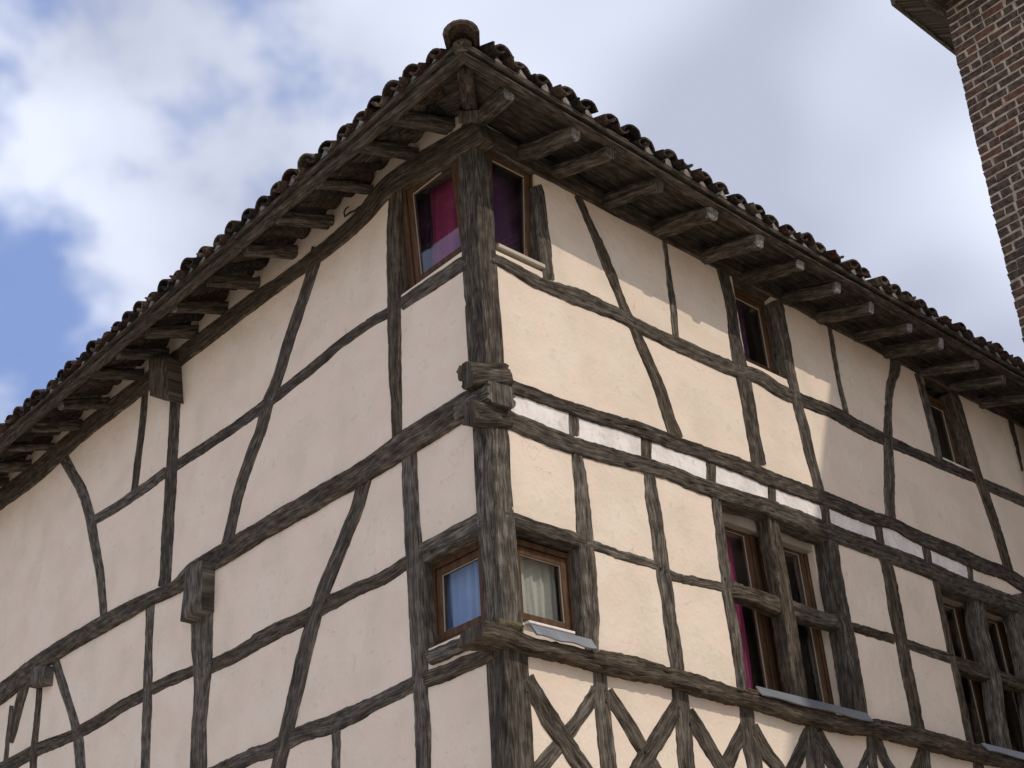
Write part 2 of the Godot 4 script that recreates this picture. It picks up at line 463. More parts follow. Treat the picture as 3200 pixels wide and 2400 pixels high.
# Weathered oak: colour and height, grain along V. The texture spans 0.75 m by 1.5 m.
func wood(called: String, dark: Color, mid: Color, pale: Color, crack: float, seed_: int) -> void:
	var W := 512
	var H := 1024
	var full := Vector2i(W, H)
	var a := stretched(0.11, 3, Vector2i(W, 56), full, seed_)
	var b := stretched(0.022, 3, Vector2i(W, 90), full, seed_ + 1)
	var c := noise_img(FastNoiseLite.TYPE_SIMPLEX, 0.010, 4, full, seed_ + 2).get_data()
	var d := noise_img(FastNoiseLite.TYPE_SIMPLEX, 0.16, 2, full, seed_ + 3).get_data()
	var e := stretched(0.021, 3, Vector2i(W, 40), full, seed_ + 4)
	var col := PackedByteArray()
	col.resize(W * H * 3)
	var hgt := PackedByteArray()
	hgt.resize(W * H)
	var ds := dark.linear_to_srgb()
	var ms := mid.linear_to_srgb()
	var ps := pale.linear_to_srgb()
	for i in W * H:
		var ga := a[i] / 255.0
		var gb := b[i] / 255.0
		var gc := c[i] / 255.0
		var gd := d[i] / 255.0
		var ge := e[i] / 255.0
		var t := clampf((0.62 * ga + 0.40 * gb + 0.30 * gc + 0.30 * gd - 0.81) * 1.25 + 0.46, 0.0, 1.0)
		var ck := clampf(1.6 - absf(ge - 0.5) / 0.012, 0.0, 1.0) * crack * clampf(gc * 3.0 - 0.8, 0.0, 1.0)
		var k := ds.lerp(ms, clampf(t * 2.0, 0.0, 1.0)) if t < 0.5 else ms.lerp(ps, clampf(t * 2.0 - 1.0, 0.0, 1.0))
		k = k.lerp(ds, ck * 0.6)
		col[i * 3] = int(k.r * 255.0)
		col[i * 3 + 1] = int(k.g * 255.0)
		col[i * 3 + 2] = int(k.b * 255.0)
		hgt[i] = int(clampf(0.6 * ga + 0.2 * gb + 0.45 * gd - 0.1 - ck * 0.9, 0.0, 1.0) * 255.0)
	var m := StandardMaterial3D.new()
	m.albedo_texture = ImageTexture.create_from_image(Image.create_from_data(W, H, false, Image.FORMAT_RGB8, col))
	m.heightmap_enabled = true
	m.heightmap_texture = ImageTexture.create_from_image(Image.create_from_data(W, H, false, Image.FORMAT_L8, hgt))
	m.heightmap_scale = 0.7
	m.roughness = 0.88
	m.metallic_specular = 0.25
	m.uv1_scale = Vector3(1.0 / 0.75, 1.0 / 1.5, 1.0)
	M[called] = m

# A mottled material on triplanar world coordinates: two tones, specks, relief
func mottled(called: String, c0: Color, c1: Color, speck: Color, amount: float, period: float, relief: float, rough: float, seed_: int, sharp := 1.0) -> StandardMaterial3D:
	var S := 512
	var full := Vector2i(S, S)
	var a := noise_img(FastNoiseLite.TYPE_SIMPLEX, 0.008, 5, full, seed_).get_data()
	var b := noise_img(FastNoiseLite.TYPE_SIMPLEX, 0.05, 4, full, seed_ + 1).get_data()
	var c := noise_img(FastNoiseLite.TYPE_SIMPLEX, 0.02, 5, full, seed_ + 2).get_data()
	var col := PackedByteArray()
	col.resize(S * S * 3)
	var hgt := PackedByteArray()
	hgt.resize(S * S)
	var s0 := c0.linear_to_srgb()
	var s1 := c1.linear_to_srgb()
	var sp := speck.linear_to_srgb()
	for i in S * S:
		var t := clampf(((a[i] / 255.0 - 0.5) * 1.5 + (b[i] / 255.0 - 0.5) * 0.7) * sharp + 0.5, 0.0, 1.0)
		var k := s0.lerp(s1, t)
		var q := clampf((c[i] / 255.0 - 0.72) * 9.0, 0.0, 1.0) * amount
		k = k.lerp(sp, q)
		col[i * 3] = int(k.r * 255.0)
		col[i * 3 + 1] = int(k.g * 255.0)
		col[i * 3 + 2] = int(k.b * 255.0)
		hgt[i] = int(clampf(0.6 * (a[i] / 255.0) + 0.4 * (b[i] / 255.0), 0.0, 1.0) * 255.0)
	var m := StandardMaterial3D.new()
	m.albedo_texture = ImageTexture.create_from_image(Image.create_from_data(S, S, false, Image.FORMAT_RGB8, col))
	if relief > 0.0:
		m.heightmap_enabled = true
		m.heightmap_texture = ImageTexture.create_from_image(Image.create_from_data(S, S, false, Image.FORMAT_L8, hgt))
		m.heightmap_scale = relief
	m.uv1_triplanar = true
	m.uv1_world_triplanar = true
	m.uv1_scale = Vector3.ONE / period
	m.roughness = rough
	m.metallic_specular = 0.3
	M[called] = m
	return m

# Hand-floated lime plaster: broad clouds of tone, fine grain, hairline cracks, a few grubby smudges. Spans 3.1 m.
func plaster(called: String, c0: Color, c1: Color, seed_: int) -> void:
	var S := 1024
	var full := Vector2i(S, S)
	var a := noise_img(FastNoiseLite.TYPE_SIMPLEX, 0.004, 4, full, seed_).get_data()
	var b := noise_img(FastNoiseLite.TYPE_SIMPLEX, 0.06, 3, full, seed_ + 1).get_data()
	var c := noise_img(FastNoiseLite.TYPE_SIMPLEX, 0.016, 5, full, seed_ + 2).get_data()
	var d := noise_img(FastNoiseLite.TYPE_SIMPLEX, 0.006, 5, full, seed_ + 3).get_data()
	var e := noise_img(FastNoiseLite.TYPE_SIMPLEX, 0.005, 2, full, seed_ + 4).get_data()
	var col := PackedByteArray()
	col.resize(S * S * 3)
	var hgt := PackedByteArray()
	hgt.resize(S * S)
	var s0 := c0.linear_to_srgb()
	var s1 := c1.linear_to_srgb()
	var grub := (c0 * 0.52).linear_to_srgb()
	var pink := Color(c1.r * 1.02, c1.g * 0.955, c1.b * 0.965).linear_to_srgb()
	for i in S * S:
		var ga := a[i] / 255.0
		var gb := b[i] / 255.0
		var gc := c[i] / 255.0
		var ge := e[i] / 255.0
		var k := s0.lerp(s1, clampf((ga - 0.5) * 1.9 + (gb - 0.5) * 0.45 + 0.5, 0.0, 1.0))
		k = k.lerp(pink, clampf(ge * 2.2 - 0.7, 0.0, 1.0) * 0.6)
		var crack := clampf(1.5 - absf(d[i] - 127.5) / 1.1, 0.0, 1.0) * clampf(ge * 6.0 - 3.7, 0.0, 1.0)
		var smudge := clampf((gc - 0.70) * 7.0, 0.0, 1.0) * clampf(2.3 - ge * 4.5, 0.0, 1.0)
		k = k.lerp(grub, maxf(crack * 0.40, smudge * 0.15))
		col[i * 3] = int(clampf(k.r, 0.0, 1.0) * 255.0)
		col[i * 3 + 1] = int(clampf(k.g, 0.0, 1.0) * 255.0)
		col[i * 3 + 2] = int(clampf(k.b, 0.0, 1.0) * 255.0)
		hgt[i] = int(clampf(0.5 * ga + 0.25 * gb + 0.3 * gc - 0.3 * crack, 0.0, 1.0) * 255.0)
	var m := StandardMaterial3D.new()
	m.albedo_texture = ImageTexture.create_from_image(Image.create_from_data(S, S, false, Image.FORMAT_RGB8, col))
	m.heightmap_enabled = true
	m.heightmap_texture = ImageTexture.create_from_image(Image.create_from_data(S, S, false, Image.FORMAT_L8, hgt))
	m.heightmap_scale = 0.8
	m.uv1_triplanar = true
	m.uv1_world_triplanar = true
	m.uv1_scale = Vector3.ONE / 3.1
	m.roughness = 0.95
	m.metallic_specular = 0.3
	M[called] = m

func flat(called: String, c: Color, rough: float, metal := 0.0) -> StandardMaterial3D:
	var m := StandardMaterial3D.new()
	m.albedo_color = c.linear_to_srgb()
	m.roughness = rough
	m.metallic = metal
	M[called] = m
	return m

func make_materials() -> void:
	wood("oak_a", Color(0.030, 0.025, 0.020), Color(0.102, 0.085, 0.067), Color(0.250, 0.216, 0.173), 1.0, 11)
	wood("oak_b", Color(0.024, 0.020, 0.016), Color(0.084, 0.069, 0.054), Color(0.205, 0.175, 0.139), 1.0, 31)
	wood("oak_c", Color(0.032, 0.027, 0.022), Color(0.120, 0.102, 0.081), Color(0.295, 0.260, 0.212), 1.0, 51)
	wood("oak_d", Color(0.028, 0.022, 0.016), Color(0.094, 0.073, 0.053), Color(0.220, 0.182, 0.137), 1.0, 131)
	wood("rafter_wood", Color(0.024, 0.020, 0.016), Color(0.084, 0.069, 0.054), Color(0.205, 0.175, 0.139), 1.0, 71)
	wood("frame_wood", Color(0.062, 0.032, 0.016), Color(0.100, 0.054, 0.028), Color(0.145, 0.083, 0.046), 0.1, 91)
	M.frame_wood.roughness = 0.5
	M.frame_wood.heightmap_scale = 0.1
	plaster("plaster", Color(0.735, 0.622, 0.492), Color(0.812, 0.700, 0.566), 5)
	mottled("lime", Color(0.72, 0.655, 0.605), Color(0.88, 0.82, 0.775), Color(0.55, 0.46, 0.38), 0.35, 1.6, 0.5, 0.95, 15, 1.0)
	mottled("tile_red", Color(0.028, 0.015, 0.012), Color(0.074, 0.036, 0.028), Color(0.15, 0.125, 0.095), 0.8, 0.43, 0.3, 0.9, 25, 1.6)
	mottled("tile_brown", Color(0.028, 0.019, 0.014), Color(0.085, 0.057, 0.040), Color(0.24, 0.22, 0.16), 0.9, 0.37, 0.3, 0.9, 35, 1.6)
	mottled("tile_dark", Color(0.012, 0.010, 0.009), Color(0.042, 0.031, 0.025), Color(0.12, 0.12, 0.075), 0.9, 0.41, 0.3, 0.9, 45, 1.6)
	mottled("tile_lichen", Color(0.040, 0.033, 0.024), Color(0.150, 0.122, 0.084), Color(0.27, 0.24, 0.18), 0.9, 0.31, 0.3, 0.9, 55, 1.8)
	mottled("mortar_grey", Color(0.15, 0.135, 0.115), Color(0.29, 0.265, 0.23), Color(0.12, 0.10, 0.08), 0.25, 0.3, 0.5, 0.95, 65, 1.5)
	mottled("brick_a", Color(0.062, 0.041, 0.030), Color(0.128, 0.086, 0.062), Color(0.21, 0.165, 0.125), 0.7, 0.5, 0.4, 0.93, 75, 1.6)
	mottled("brick_b", Color(0.052, 0.037, 0.028), Color(0.108, 0.077, 0.057), Color(0.19, 0.15, 0.115), 0.7, 0.45, 0.4, 0.93, 85, 1.6)
	mottled("brick_c", Color(0.074, 0.044, 0.030), Color(0.142, 0.085, 0.058), Color(0.21, 0.155, 0.115), 0.6, 0.48, 0.4, 0.93, 95, 1.6)
	mottled("brick_d", Color(0.105, 0.052, 0.032), Color(0.170, 0.085, 0.053), Color(0.20, 0.14, 0.10), 0.5, 0.48, 0.4, 0.93, 105, 1.4)
	mottled("joint", Color(0.36, 0.285, 0.205), Color(0.52, 0.42, 0.31), Color(0.22, 0.17, 0.12), 0.5, 0.6, 0.5, 0.96, 115, 1.4)
	mottled("paving", Color(0.57, 0.49, 0.385), Color(0.65, 0.565, 0.45), Color(0.42, 0.35, 0.27), 0.6, 1.7, 0.4, 0.9, 125)
	mottled("inner", Color(0.34, 0.29, 0.24), Color(0.40, 0.345, 0.285), Color(0.28, 0.23, 0.18), 0.3, 1.5, 0.0, 0.95, 135)
	mottled("moss", Color(0.07, 0.058, 0.034), Color(0.17, 0.145, 0.075), Color(0.28, 0.26, 0.16), 0.7, 0.2, 0.6, 0.95, 145, 1.5)
	var g := StandardMaterial3D.new()
	g.albedo_color = Color(0.10, 0.11, 0.12, 0.05)
	g.transparency = BaseMaterial3D.TRANSPARENCY_ALPHA
	g.roughness = 0.015
	g.metallic_specular = 0.6
	M.glass = g
	flat("bead", Color(0.46, 0.40, 0.31), 0.5)
	mottled("end_grain", Color(0.12, 0.112, 0.10), Color(0.31, 0.30, 0.28), Color(0.05, 0.04, 0.035), 0.9, 0.16, 0.5, 0.9, 155, 1.5)
	flat("zinc", Color(0.42, 0.45, 0.50), 0.36, 0.75)
	flat("iron", Color(0.022, 0.018, 0.016), 0.7, 0.4)
	for q in [["cloth_sky_tinted", Color(0.20, 0.31, 0.52)], ["cloth_sage", Color(0.50, 0.50, 0.42)], ["cloth_magenta", Color(0.30, 0.035, 0.115)], ["cloth_purple", Color(0.085, 0.028, 0.085)]]:  # the blue cloth carries the sky reflection of its pane as colour
		var c := flat(q[0], q[1], 0.95)
		c.rim_enabled = true
		c.rim = 0.3
		c.backlight_enabled = true
		c.backlight = (q[1] as Color) * 0.35
		c.cull_mode = BaseMaterial3D.CULL_DISABLED

func oak() -> Material:
	return [M.oak_a, M.oak_b, M.oak_c, M.oak_d][rng.randi() % 4]

func tile_mat() -> Material:
	var r := rng.randf()
	return M.tile_red if r < 0.18 else (M.tile_brown if r < 0.55 else (M.tile_dark if r < 0.86 else M.tile_lichen))

# ---------------------------------------------------------------- sky
func make_sky() -> Sky:
	var W := 2048
	var H := 1024
	var soft := FastNoiseLite.new()
	soft.seed = 8
	soft.frequency = 1.0
	soft.fractal_octaves = 3
	soft.fractal_gain = 0.42
	var wisp := FastNoiseLite.new()
	wisp.seed = 93
	wisp.frequency = 1.0
	wisp.fractal_octaves = 6
	wisp.fractal_gain = 0.56
	var data := PackedFloat32Array()
	data.resize(W * H * 3)
	var blue_hi := Color(0.130, 0.215, 0.48)
	var blue_lo := Color(0.150, 0.255, 0.53)
	var white := Color(0.68, 0.725, 0.85)
	var grey := Color(0.405, 0.435, 0.545)
	for y in H:
		var el := PI * 0.5 - (y + 0.5) / H * PI
		var ce := cos(el)
		var se := sin(el)
		for x in W:
			var az := (x + 0.5) / W * TAU
			if az > PI:
				az -= TAU
			var i := (y * W + x) * 3
			if se < -0.06:
				data[i] = 0.20
				data[i + 1] = 0.18
				data[i + 2] = 0.15
				continue
			# the cloud deck lies flat overhead and draws together towards the horizon
			var k := 1.0 / (maxf(se, 0.0) + 0.42)
			var qx := sin(az) * ce * k
			var qz := -cos(az) * ce * k
			# the deck breaks up to the north and is closed elsewhere
			var gap := smoothstep(0.80, 0.36, az) * smoothstep(-1.9, -0.9, az)
			var w := 0.0
			var cover := 1.0
			if gap > 0.001:
				w = wisp.get_noise_2d(qx * 4.2 + 7.3, qz * 4.2 + 1.7)
				cover = lerpf(0.13, 1.0, smoothstep(-0.34, 0.30, w + 0.52 - 0.66 * gap))
				w *= smoothstep(0.0, 0.35, gap)
			var sh := soft.get_noise_2d(qx * 2.4 + 20.0, qz * 2.4)
			var cl := grey.lerp(white, clampf(0.53 + 1.30 * sh + 0.45 * w, 0.0, 1.0))
			var sky := blue_lo.lerp(blue_hi, clampf(se * 1.25, 0.0, 1.0))
			var c := sky.lerp(cl, cover)
			data[i] = c.r
			data[i + 1] = c.g
			data[i + 2] = c.b
	var im := Image.create_from_data(W, H, false, Image.FORMAT_RGBF, data.to_byte_array())
	var pm := PanoramaSkyMaterial.new()
	pm.panorama = ImageTexture.create_from_image(im)
	var s := Sky.new()
	s.sky_material = pm
	return s

# ---------------------------------------------------------------- the house
const HOLES_L := [[0.17, 0.94, 7.50, 8.62], [0.17, 0.765, 4.61, 5.245]]
const HOLES_R := [[0.15, 0.64, 7.47, 8.60], [0.15, 0.755, 4.60, 5.26], [3.04, 3.62, 7.53, 8.50], [6.07, 6.65, 7.47, 8.50], [2.37, 3.82, 4.46, 6.12], [5.42, 6.95, 4.43, 6.10]]

func rect(a: Array) -> PackedVector2Array:
	return PackedVector2Array([Vector2(a[0], a[2]), Vector2(a[1], a[2]), Vector2(a[1], a[3]), Vector2(a[0], a[3])])

func panels(face: String, outer: PackedVector2Array, cuts: Array) -> void:
	var list := [outer]
	var todo := cuts.duplicate()
	for pass_ in 4:
		var later := []
		for cut in todo:
			var next := []
			var hole := false
			for p in list:
				for q in Geometry2D.clip_polygons(p, cut):
					if Geometry2D.is_polygon_clockwise(q):
						hole = true
					else:
						next.append(q)
			if hole:
				later.append(cut)
			else:
				list = next
		todo = later
	for p in list:
		var area := 0.0
		var cen := Vector2.ZERO
		for i in p.size():
			var a: Vector2 = p[i]
			var b: Vector2 = p[(i + 1) % p.size()]
			area += a.cross(b) * 0.5
			cen += a / p.size()
		if area < 0.0015:
			continue
		var grown := Geometry2D.offset_polygon(p, 0.004)
		var poly: PackedVector2Array = grown[0] if grown.size() > 0 else p
		var tri := Geometry2D.triangulate_polygon(poly)
		if tri.is_empty():
			poly = p
			tri = Geometry2D.triangulate_polygon(poly)
		if tri.is_empty():
			print("panel failed ", face, cen, " ", area)
			continue
		var st := begin()
		var mid := to3(face, cen.x, cen.y, -1.0)
		for t in range(0, tri.size(), 3):
			add_poly(st, [to3(face, poly[tri[t]].x, poly[tri[t]].y, 0), to3(face, poly[tri[t + 1]].x, poly[tri[t + 1]].y, 0), to3(face, poly[tri[t + 2]].x, poly[tri[t + 2]].y, 0)], mid)
		for i in poly.size():
			var a: Vector2 = poly[i]
			var b: Vector2 = poly[(i + 1) % poly.size()]
			add_poly(st, [to3(face, a.x, a.y, 0), to3(face, b.x, b.y, 0), to3(face, b.x, b.y, -0.09), to3(face, a.x, a.y, -0.09)], to3(face, cen.x, cen.y, -0.045))
		var white := face == "R" and area < 0.2 and cen.y > 5.96 and cen.y < 6.44 and cen.x > 0.15
		var o := obj("plaster_panel", done(st), M.lime if white else M.plaster, house)
		if white:
			o.set_meta("label", "narrow whitewashed panel between two jetty beams")

func build_walls() -> void:
	for face in ["L", "R"]:
		var cuts := []
		for h in (HOLES_L if face == "L" else HOLES_R):
			cuts.append(rect(h))
		cuts.append(rect([-0.1, 0.178 if face == "L" else 0.15, -0.1, 8.64]))
		for t in (TIMBER_LEFT if face == "L" else TIMBER_RIGHT):
			var rough := 0.0045 if face == "L" else 0.0070
			var d := timber(face, t[2], t[1], 0.14, rough)
			obj(t[0], d.mesh, oak(), house)
			cuts.append(d.outline)
		if face == "L":
			panels(face, PackedVector2Array([Vector2(0, 0), Vector2(10.6, 0), Vector2(10.6, 8.93), Vector2(0, 8.90)]), cuts)
		else:
			panels(face, PackedVector2Array([Vector2(0, 0), Vector2(9.4, 0), Vector2(9.4, 8.55), Vector2(2.7, 8.56), Vector2(1.0, 8.61), Vector2(0, 8.66)]), cuts)
	# right wall plate, dark under the eave
	obj("wall_plate", hewn(Vector3(-0.02, 8.52, -0.045), Vector3(9.4, 8.50, -0.045), 0.13, 0.22, Vector3.UP, 0.008, 1.0, 0.12), oak(), house)
	# corner posts: upper and lower storey, and the one below the sill
	obj("corner_post", hewn(Vector3(0.076, 6.42, -0.092), Vector3(0.080, 8.62, -0.092), 0.18, 0.205, Vector3(0, 0, 1), 0.008, 0.98, 0.06, 0.014), oak(), house)
	obj("corner_post", hewn(Vector3(0.078, 4.50, -0.083), Vector3(0.078, 6.12, -0.085), 0.178, 0.20, Vector3(0, 0, 1), 0.010, 1.0, 0.06, 0.016), oak(), house)
	obj("corner_post", hewn(Vector3(0.086, 0.0, -0.078), Vector3(0.092, 4.50, -0.078), 0.20, 0.20, Vector3(0, 0, 1), 0.009, 1.0, 0.08, 0.016), oak(), house)
	# the main beam of the left wall runs through the corner and shows its end on the right face
	obj("beam_end", hewn(Vector3(0.015, 6.165, 0.115), Vector3(0.06, 6.20, -0.30), 0.235, 0.155, Vector3.UP, 0.012, 1.0, 0.04, 0.018), oak(), house)
	obj("beam_end", hewn(Vector3(-0.205, 6.285, 0.005), Vector3(0.16, 6.40, 0.0), 0.145, 0.175, Vector3.UP, 0.012, 1.0, 0.04, 0.03), oak(), house)
	obj("beam_end", hewn(Vector3(-0.185, 6.01, -0.005), Vector3(0.16, 6.075, -0.01), 0.13, 0.175, Vector3.UP, 0.012, 1.0, 0.04, 0.03), oak(), house)
	# beam heads standing out of the left wall
	head("L", [458, 1106, 517, 1106, 524, 1247, 463, 1236], 0.17)
	head("L", [576, 1770, 631, 1745, 626, 1905, 557, 1943], 0.13)
	head("L", [93, 2081, 140, 2078, 134, 2138, 84, 2148], 0.10)
	# oak pegs at the joints
	for q in [["L", 1017, 1881, 0.015], ["L", 1257, 2147, 0.015], ["L", 1037, 2258, 0.015], ["L", 1129, 1497, 0.034], ["L", 1346, 1721, 0.02], ["L", 1239, 951, 0.016], ["L", 541, 1410, 0.016], ["L", 947, 1955, 0.018], ["L", 1290, 2131, 0.02], ["R", 1897, 2190, 0.02], ["R", 2157, 2263, 0.02], ["R", 2018, 2350, 0.02], ["R", 2266, 1808, 0.018], ["R", 2772, 1384, 0.018], ["R", 2066, 1777, 0.018], ["R", 1985, 1010, 0.022]]:
		var c := unproject(q[0], q[1], q[2], q[3])
		var st0 := begin()
		var ring0 := []
		var ring1 := []
		for k in 8:
			var a := TAU * k / 8.0
			ring0.append(to3(q[0], c.x + cos(a) * 0.011, c.y + sin(a) * 0.011, q[3] + 0.008))
			ring1.append(to3(q[0], c.x + cos(a) * 0.012, c.y + sin(a) * 0.012, q[3] - 0.03))
		var mid := to3(q[0], c.x, c.y, q[3] - 0.01)
		add_poly(st0, ring0, mid)
		for k in 8:
			add_poly(st0, [ring0[k], ring0[(k + 1) % 8], ring1[(k + 1) % 8], ring1[k]], mid)
		obj("peg", done(st0), M.rafter_wood, house)
	# corner of the sill: a mossy cap
	obj("sill_cap", hewn(Vector3(-0.105, 4.525, 0.02), Vector3(0.09, 4.53, 0.025), 0.165, 0.05, Vector3.UP, 0.008, 1.0, 0.03, 0.02), M.moss, house)
	# far and party walls, ceilings and floors close the house
	var st := begin()
	add_bar(st, "R", 0.0, 9.4, 0.0, 8.5, -10.6, -10.4)
	obj("back_wall", done(st), M.plaster, house)
	st = begin()
	add_bar(st, "R", 9.22, 9.4, 0.0, 8.45, -10.4, -0.16)
	obj("party_wall", done(st), M.plaster, house)
	for v in [3.45, 5.98, 8.62]:
		st = begin()
		add_bar(st, "R", 0.16, 9.2, v, v + 0.14, -10.3, -0.16)
		obj("floor", done(st), M.inner, house)
	st = begin()
	add_bar(st, "R", 0.16, 9.2, 3.6, 8.6, -3.4, -3.3)
	obj("inner_wall", done(st), M.inner, house)
	st = begin()
	add_bar(st, "R", 2.05, 2.13, 3.6, 8.6, -3.3, -0.16)
	obj("inner_wall", done(st), M.inner, house)

func head(face: String, q: Array, out: float) -> void:
	var c := []
	for k in 4:
		c.append(unproject(face, q[k * 2], q[k * 2 + 1], out))
	var st := begin()
	var f := []
	var b := []
	var cen := Vector2.ZERO
	for k in 4:
		cen += c[k] / 4.0
	var rows := 7
	var cols := 7
	var vs := PackedVector3Array()
	var uvs := PackedVector2Array()
	var sd := rng.randf() * 99.0
	for r in rows + 2:
		for k in cols + 2:
			var fr := clampf(float(r - 1) / (rows - 1), 0, 1)
			var fc := clampf(float(k - 1) / (cols - 1), 0, 1)
			var top: Vector2 = (c[0] as Vector2).lerp(c[1], fc)
			var bot: Vector2 = (c[3] as Vector2).lerp(c[2], fc)
			var p := top.lerp(bot, fr)
			var w := out + 0.006 * n2(sd + fr * 0.8, fc * 0.5)
			if r == 0 or k == 0 or r == rows + 1 or k == cols + 1:
				w = -0.1
			elif r == 1 or k == 1 or r == rows or k == cols:
				w -= 0.015
				p = p.lerp(cen, 0.02)
			vs.append(to3(face, p.x, p.y, w))
			uvs.append(Vector2(p.x, p.y))
	obj("beam_head", grid_mesh(vs, uvs, rows + 2, cols + 2, to3(face, 0, 0, 1), 3 * (cols + 2) + 3), oak(), house)

func build_windows() -> void:
	var fw: Material = M.frame_wood
	# upper corner, left and right
	window("L", 0.17, 0.925, 7.52, 8.55, -0.085, 0.07, 0.062, fw, 0.075)
	window("R", 0.12, 0.665, 7.535, 8.48, -0.085, 0.045, 0.055, fw, 0.075)
	# lower corner, left and right
	window("L", 0.20, 0.80, 4.625, 5.25, -0.085, 0.05, 0.055, fw)
	window("R", 0.185, 0.76, 4.625, 5.235, -0.085, 0.04, 0.055, fw)
	# upper right wall
	window("R", 3.06, 3.66, 7.58, 8.42, -0.10, 0.05, 0.05, fw)
	window("R", 6.12, 6.66, 7.45, 8.30, -0.10, 0.05, 0.05, fw)
	# two double windows below the jetty
	for q in [[2.41, 3.08, 3.12, 3.80], [5.45, 6.20, 6.24, 6.95]]:
		window("R", q[0], q[1], 4.52, 6.08, -0.22, 0.06, 0.06, fw)
		window("R", q[2], q[3], 4.52, 6.08, -0.22, 0.06, 0.06, fw)
		reveal("R", q[0] - 0.01, q[3] + 0.01, 4.50, 6.10, -0.32, -0.142, oak(), house)
		var jb := begin()
		add_bar(jb, "R", q[3] - 0.035, q[3] + 0.008, 4.51, 6.08, -0.215, -0.145)
		obj("jamb", done(jb), M.plaster, house)
	reveal("L", 0.165, 0.935, 7.505, 8.57, -0.16, -0.03, oak(), house)
	reveal("R", 0.11, 0.67, 7.49, 8.50, -0.16, -0.03, oak(), house)
	reveal("L", 0.185, 0.80, 4.615, 5.26, -0.16, -0.03, oak(), house)
	reveal("R", 0.17, 0.76, 4.60, 5.26, -0.16, -0.03, oak(), house)
	# pale sill strips and zinc aprons
	var st := begin()
	add_bar(st, "R", 0.17, 0.64, 7.495, 7.53, -0.06, 0.03)
	obj("window_sill", done(st), M.bead, house)
	st = begin()
	add_bar(st, "R", 0.19, 0.60, 4.592, 4.612, -0.03, 0.045)
	obj("window_sill", done(st), M.lime, house)
	for a in [[0.165, 0.70, 4.565, 4.485], [2.385, 3.74, 4.525, 4.445], [5.42, 7.0, 4.515, 4.44]]:
		st = begin()
		var n := 10
		for k in n:
			var ua := lerpf(a[0], a[1], float(k) / n)
			var ub := lerpf(a[0], a[1], float(k + 1) / n)
			var da := 0.006 * sin(k * 1.3)
			var db := 0.006 * sin((k + 1) * 1.3)
			var c := [[ua, a[2], 0.085, da], [ub, a[2], 0.085, db], [ub, a[3] + db, 0.135, db], [ua, a[3] + da, 0.135, da]]
			var top := []
			var low := []
			for p in c:
				top.append(to3("R", p[0], p[1], p[2]))
				low.append(to3("R", p[0], p[1] - 0.004, p[2] - 0.012))
			var mid := to3("R", (ua + ub) * 0.5, (a[2] + a[3]) * 0.5 - 0.004, 0.103)
			add_poly(st, top, mid)
			add_poly(st, low, mid)
			add_poly(st, [top[2], top[3], low[3], low[2]], mid)
			if k == 0:
				add_poly(st, [top[0], top[3], low[3], low[0]], mid)
			if k == n - 1:
				add_poly(st, [top[1], top[2], low[2], low[1]], mid)
		obj("zinc_sill", done(st), M.zinc, house)
	# iron hook on the left wall under the eave
	var pts := []
	for q in [[1121, 632], [1117, 648], [1108, 657], [1094, 661], [1082, 669], [1075, 676], [1072, 663], [1078, 650], [1086, 645]]:
		pts.append(unproject("L", q[0], q[1], 0.05))
	var vs := PackedVector3Array()
	var uvs := PackedVector2Array()
	for i in pts.size():
		var t: Vector2 = (pts[mini(i + 1, pts.size() - 1)] - pts[maxi(i - 1, 0)]).normalized()
		var nn := Vector2(-t.y, t.x)
		for k in 7:
			var a := TAU * k / 6.0
			var r := lerpf(0.011, 0.005, float(i) / pts.size())
			var p: Vector2 = pts[i] + nn * cos(a) * r
			vs.append(to3("L", p.x, p.y, (0.0 if i == 0 else 0.04) + sin(a) * r))
			uvs.append(Vector2(k * 0.01, i * 0.02))
	obj("iron_hook", grid_mesh(vs, uvs, pts.size(), 7, Vector3.UP, 14), M.iron, house)

func build_curtains() -> void:
	curtain("L", 0.25, 0.74, 4.60, 5.26, -0.20, 6.0, 0.024, M.cloth_sky_tinted, "curtain tinted with the blue sky reflection of its pane in the lower window beside the corner post on the shaded wall")
	curtain("R", 0.20, 0.70, 4.60, 5.26, -0.21, 6.0, 0.020, M.cloth_sage, "sage curtain with deep folds in the small sunlit window above the zinc sill")
	curtain("L", 0.10, 0.80, 7.50, 8.60, -0.24, 5.0, 0.032, M.cloth_magenta, "magenta curtain in the upper window beside the corner post on the shaded wall")
	curtain("L", 0.80, 1.25, 7.50, 8.60, -0.27, 4.0, 0.028, M.cloth_purple, "dark purple curtain next to the magenta one on the shaded wall")
	curtain("R", 0.18, 0.95, 7.50, 8.44, -0.22, 3.0, 0.018, M.cloth_purple, "dark purple curtain in the upper corner window on the sunlit wall")
	curtain("R", 2.50, 2.94, 4.54, 6.08, -0.36, 4.0, 0.026, M.cloth_magenta, "magenta curtain drawn to the side of the tall double window in the sun")
	curtain("R", 3.10, 3.48, 7.55, 8.44, -0.25, 3.0, 0.018, M.cloth_purple, "dark purple curtain in the small window under the eave between two posts")

# heights of the underside of the eave boards
func eave_r(x: float) -> float:
	var k := [[-0.7, 8.445], [0.0, 8.425], [1.0, 8.385], [2.7, 8.33], [7.0, 8.31], [12.0, 8.30]]
	for i in k.size() - 1:
		if x < k[i + 1][0]:
			return lerpf(k[i][1], k[i + 1][1], clampf((x - k[i][0]) / (k[i + 1][0] - k[i][0]), 0, 1))
	return 8.30

func eave_l(u: float) -> float:
	return lerpf(8.445, 8.49, clampf((u + 0.7) / 7.0, 0.0, 1.3)) + 0.008 * sin(u * 1.7)

func under(side: String, u: float, d: float) -> float:
	return eave_l(u) + 0.10 + (0.65 - d) * 0.53 if side == "L" else eave_r(u) + 0.06 + (0.65 - d) * 0.30

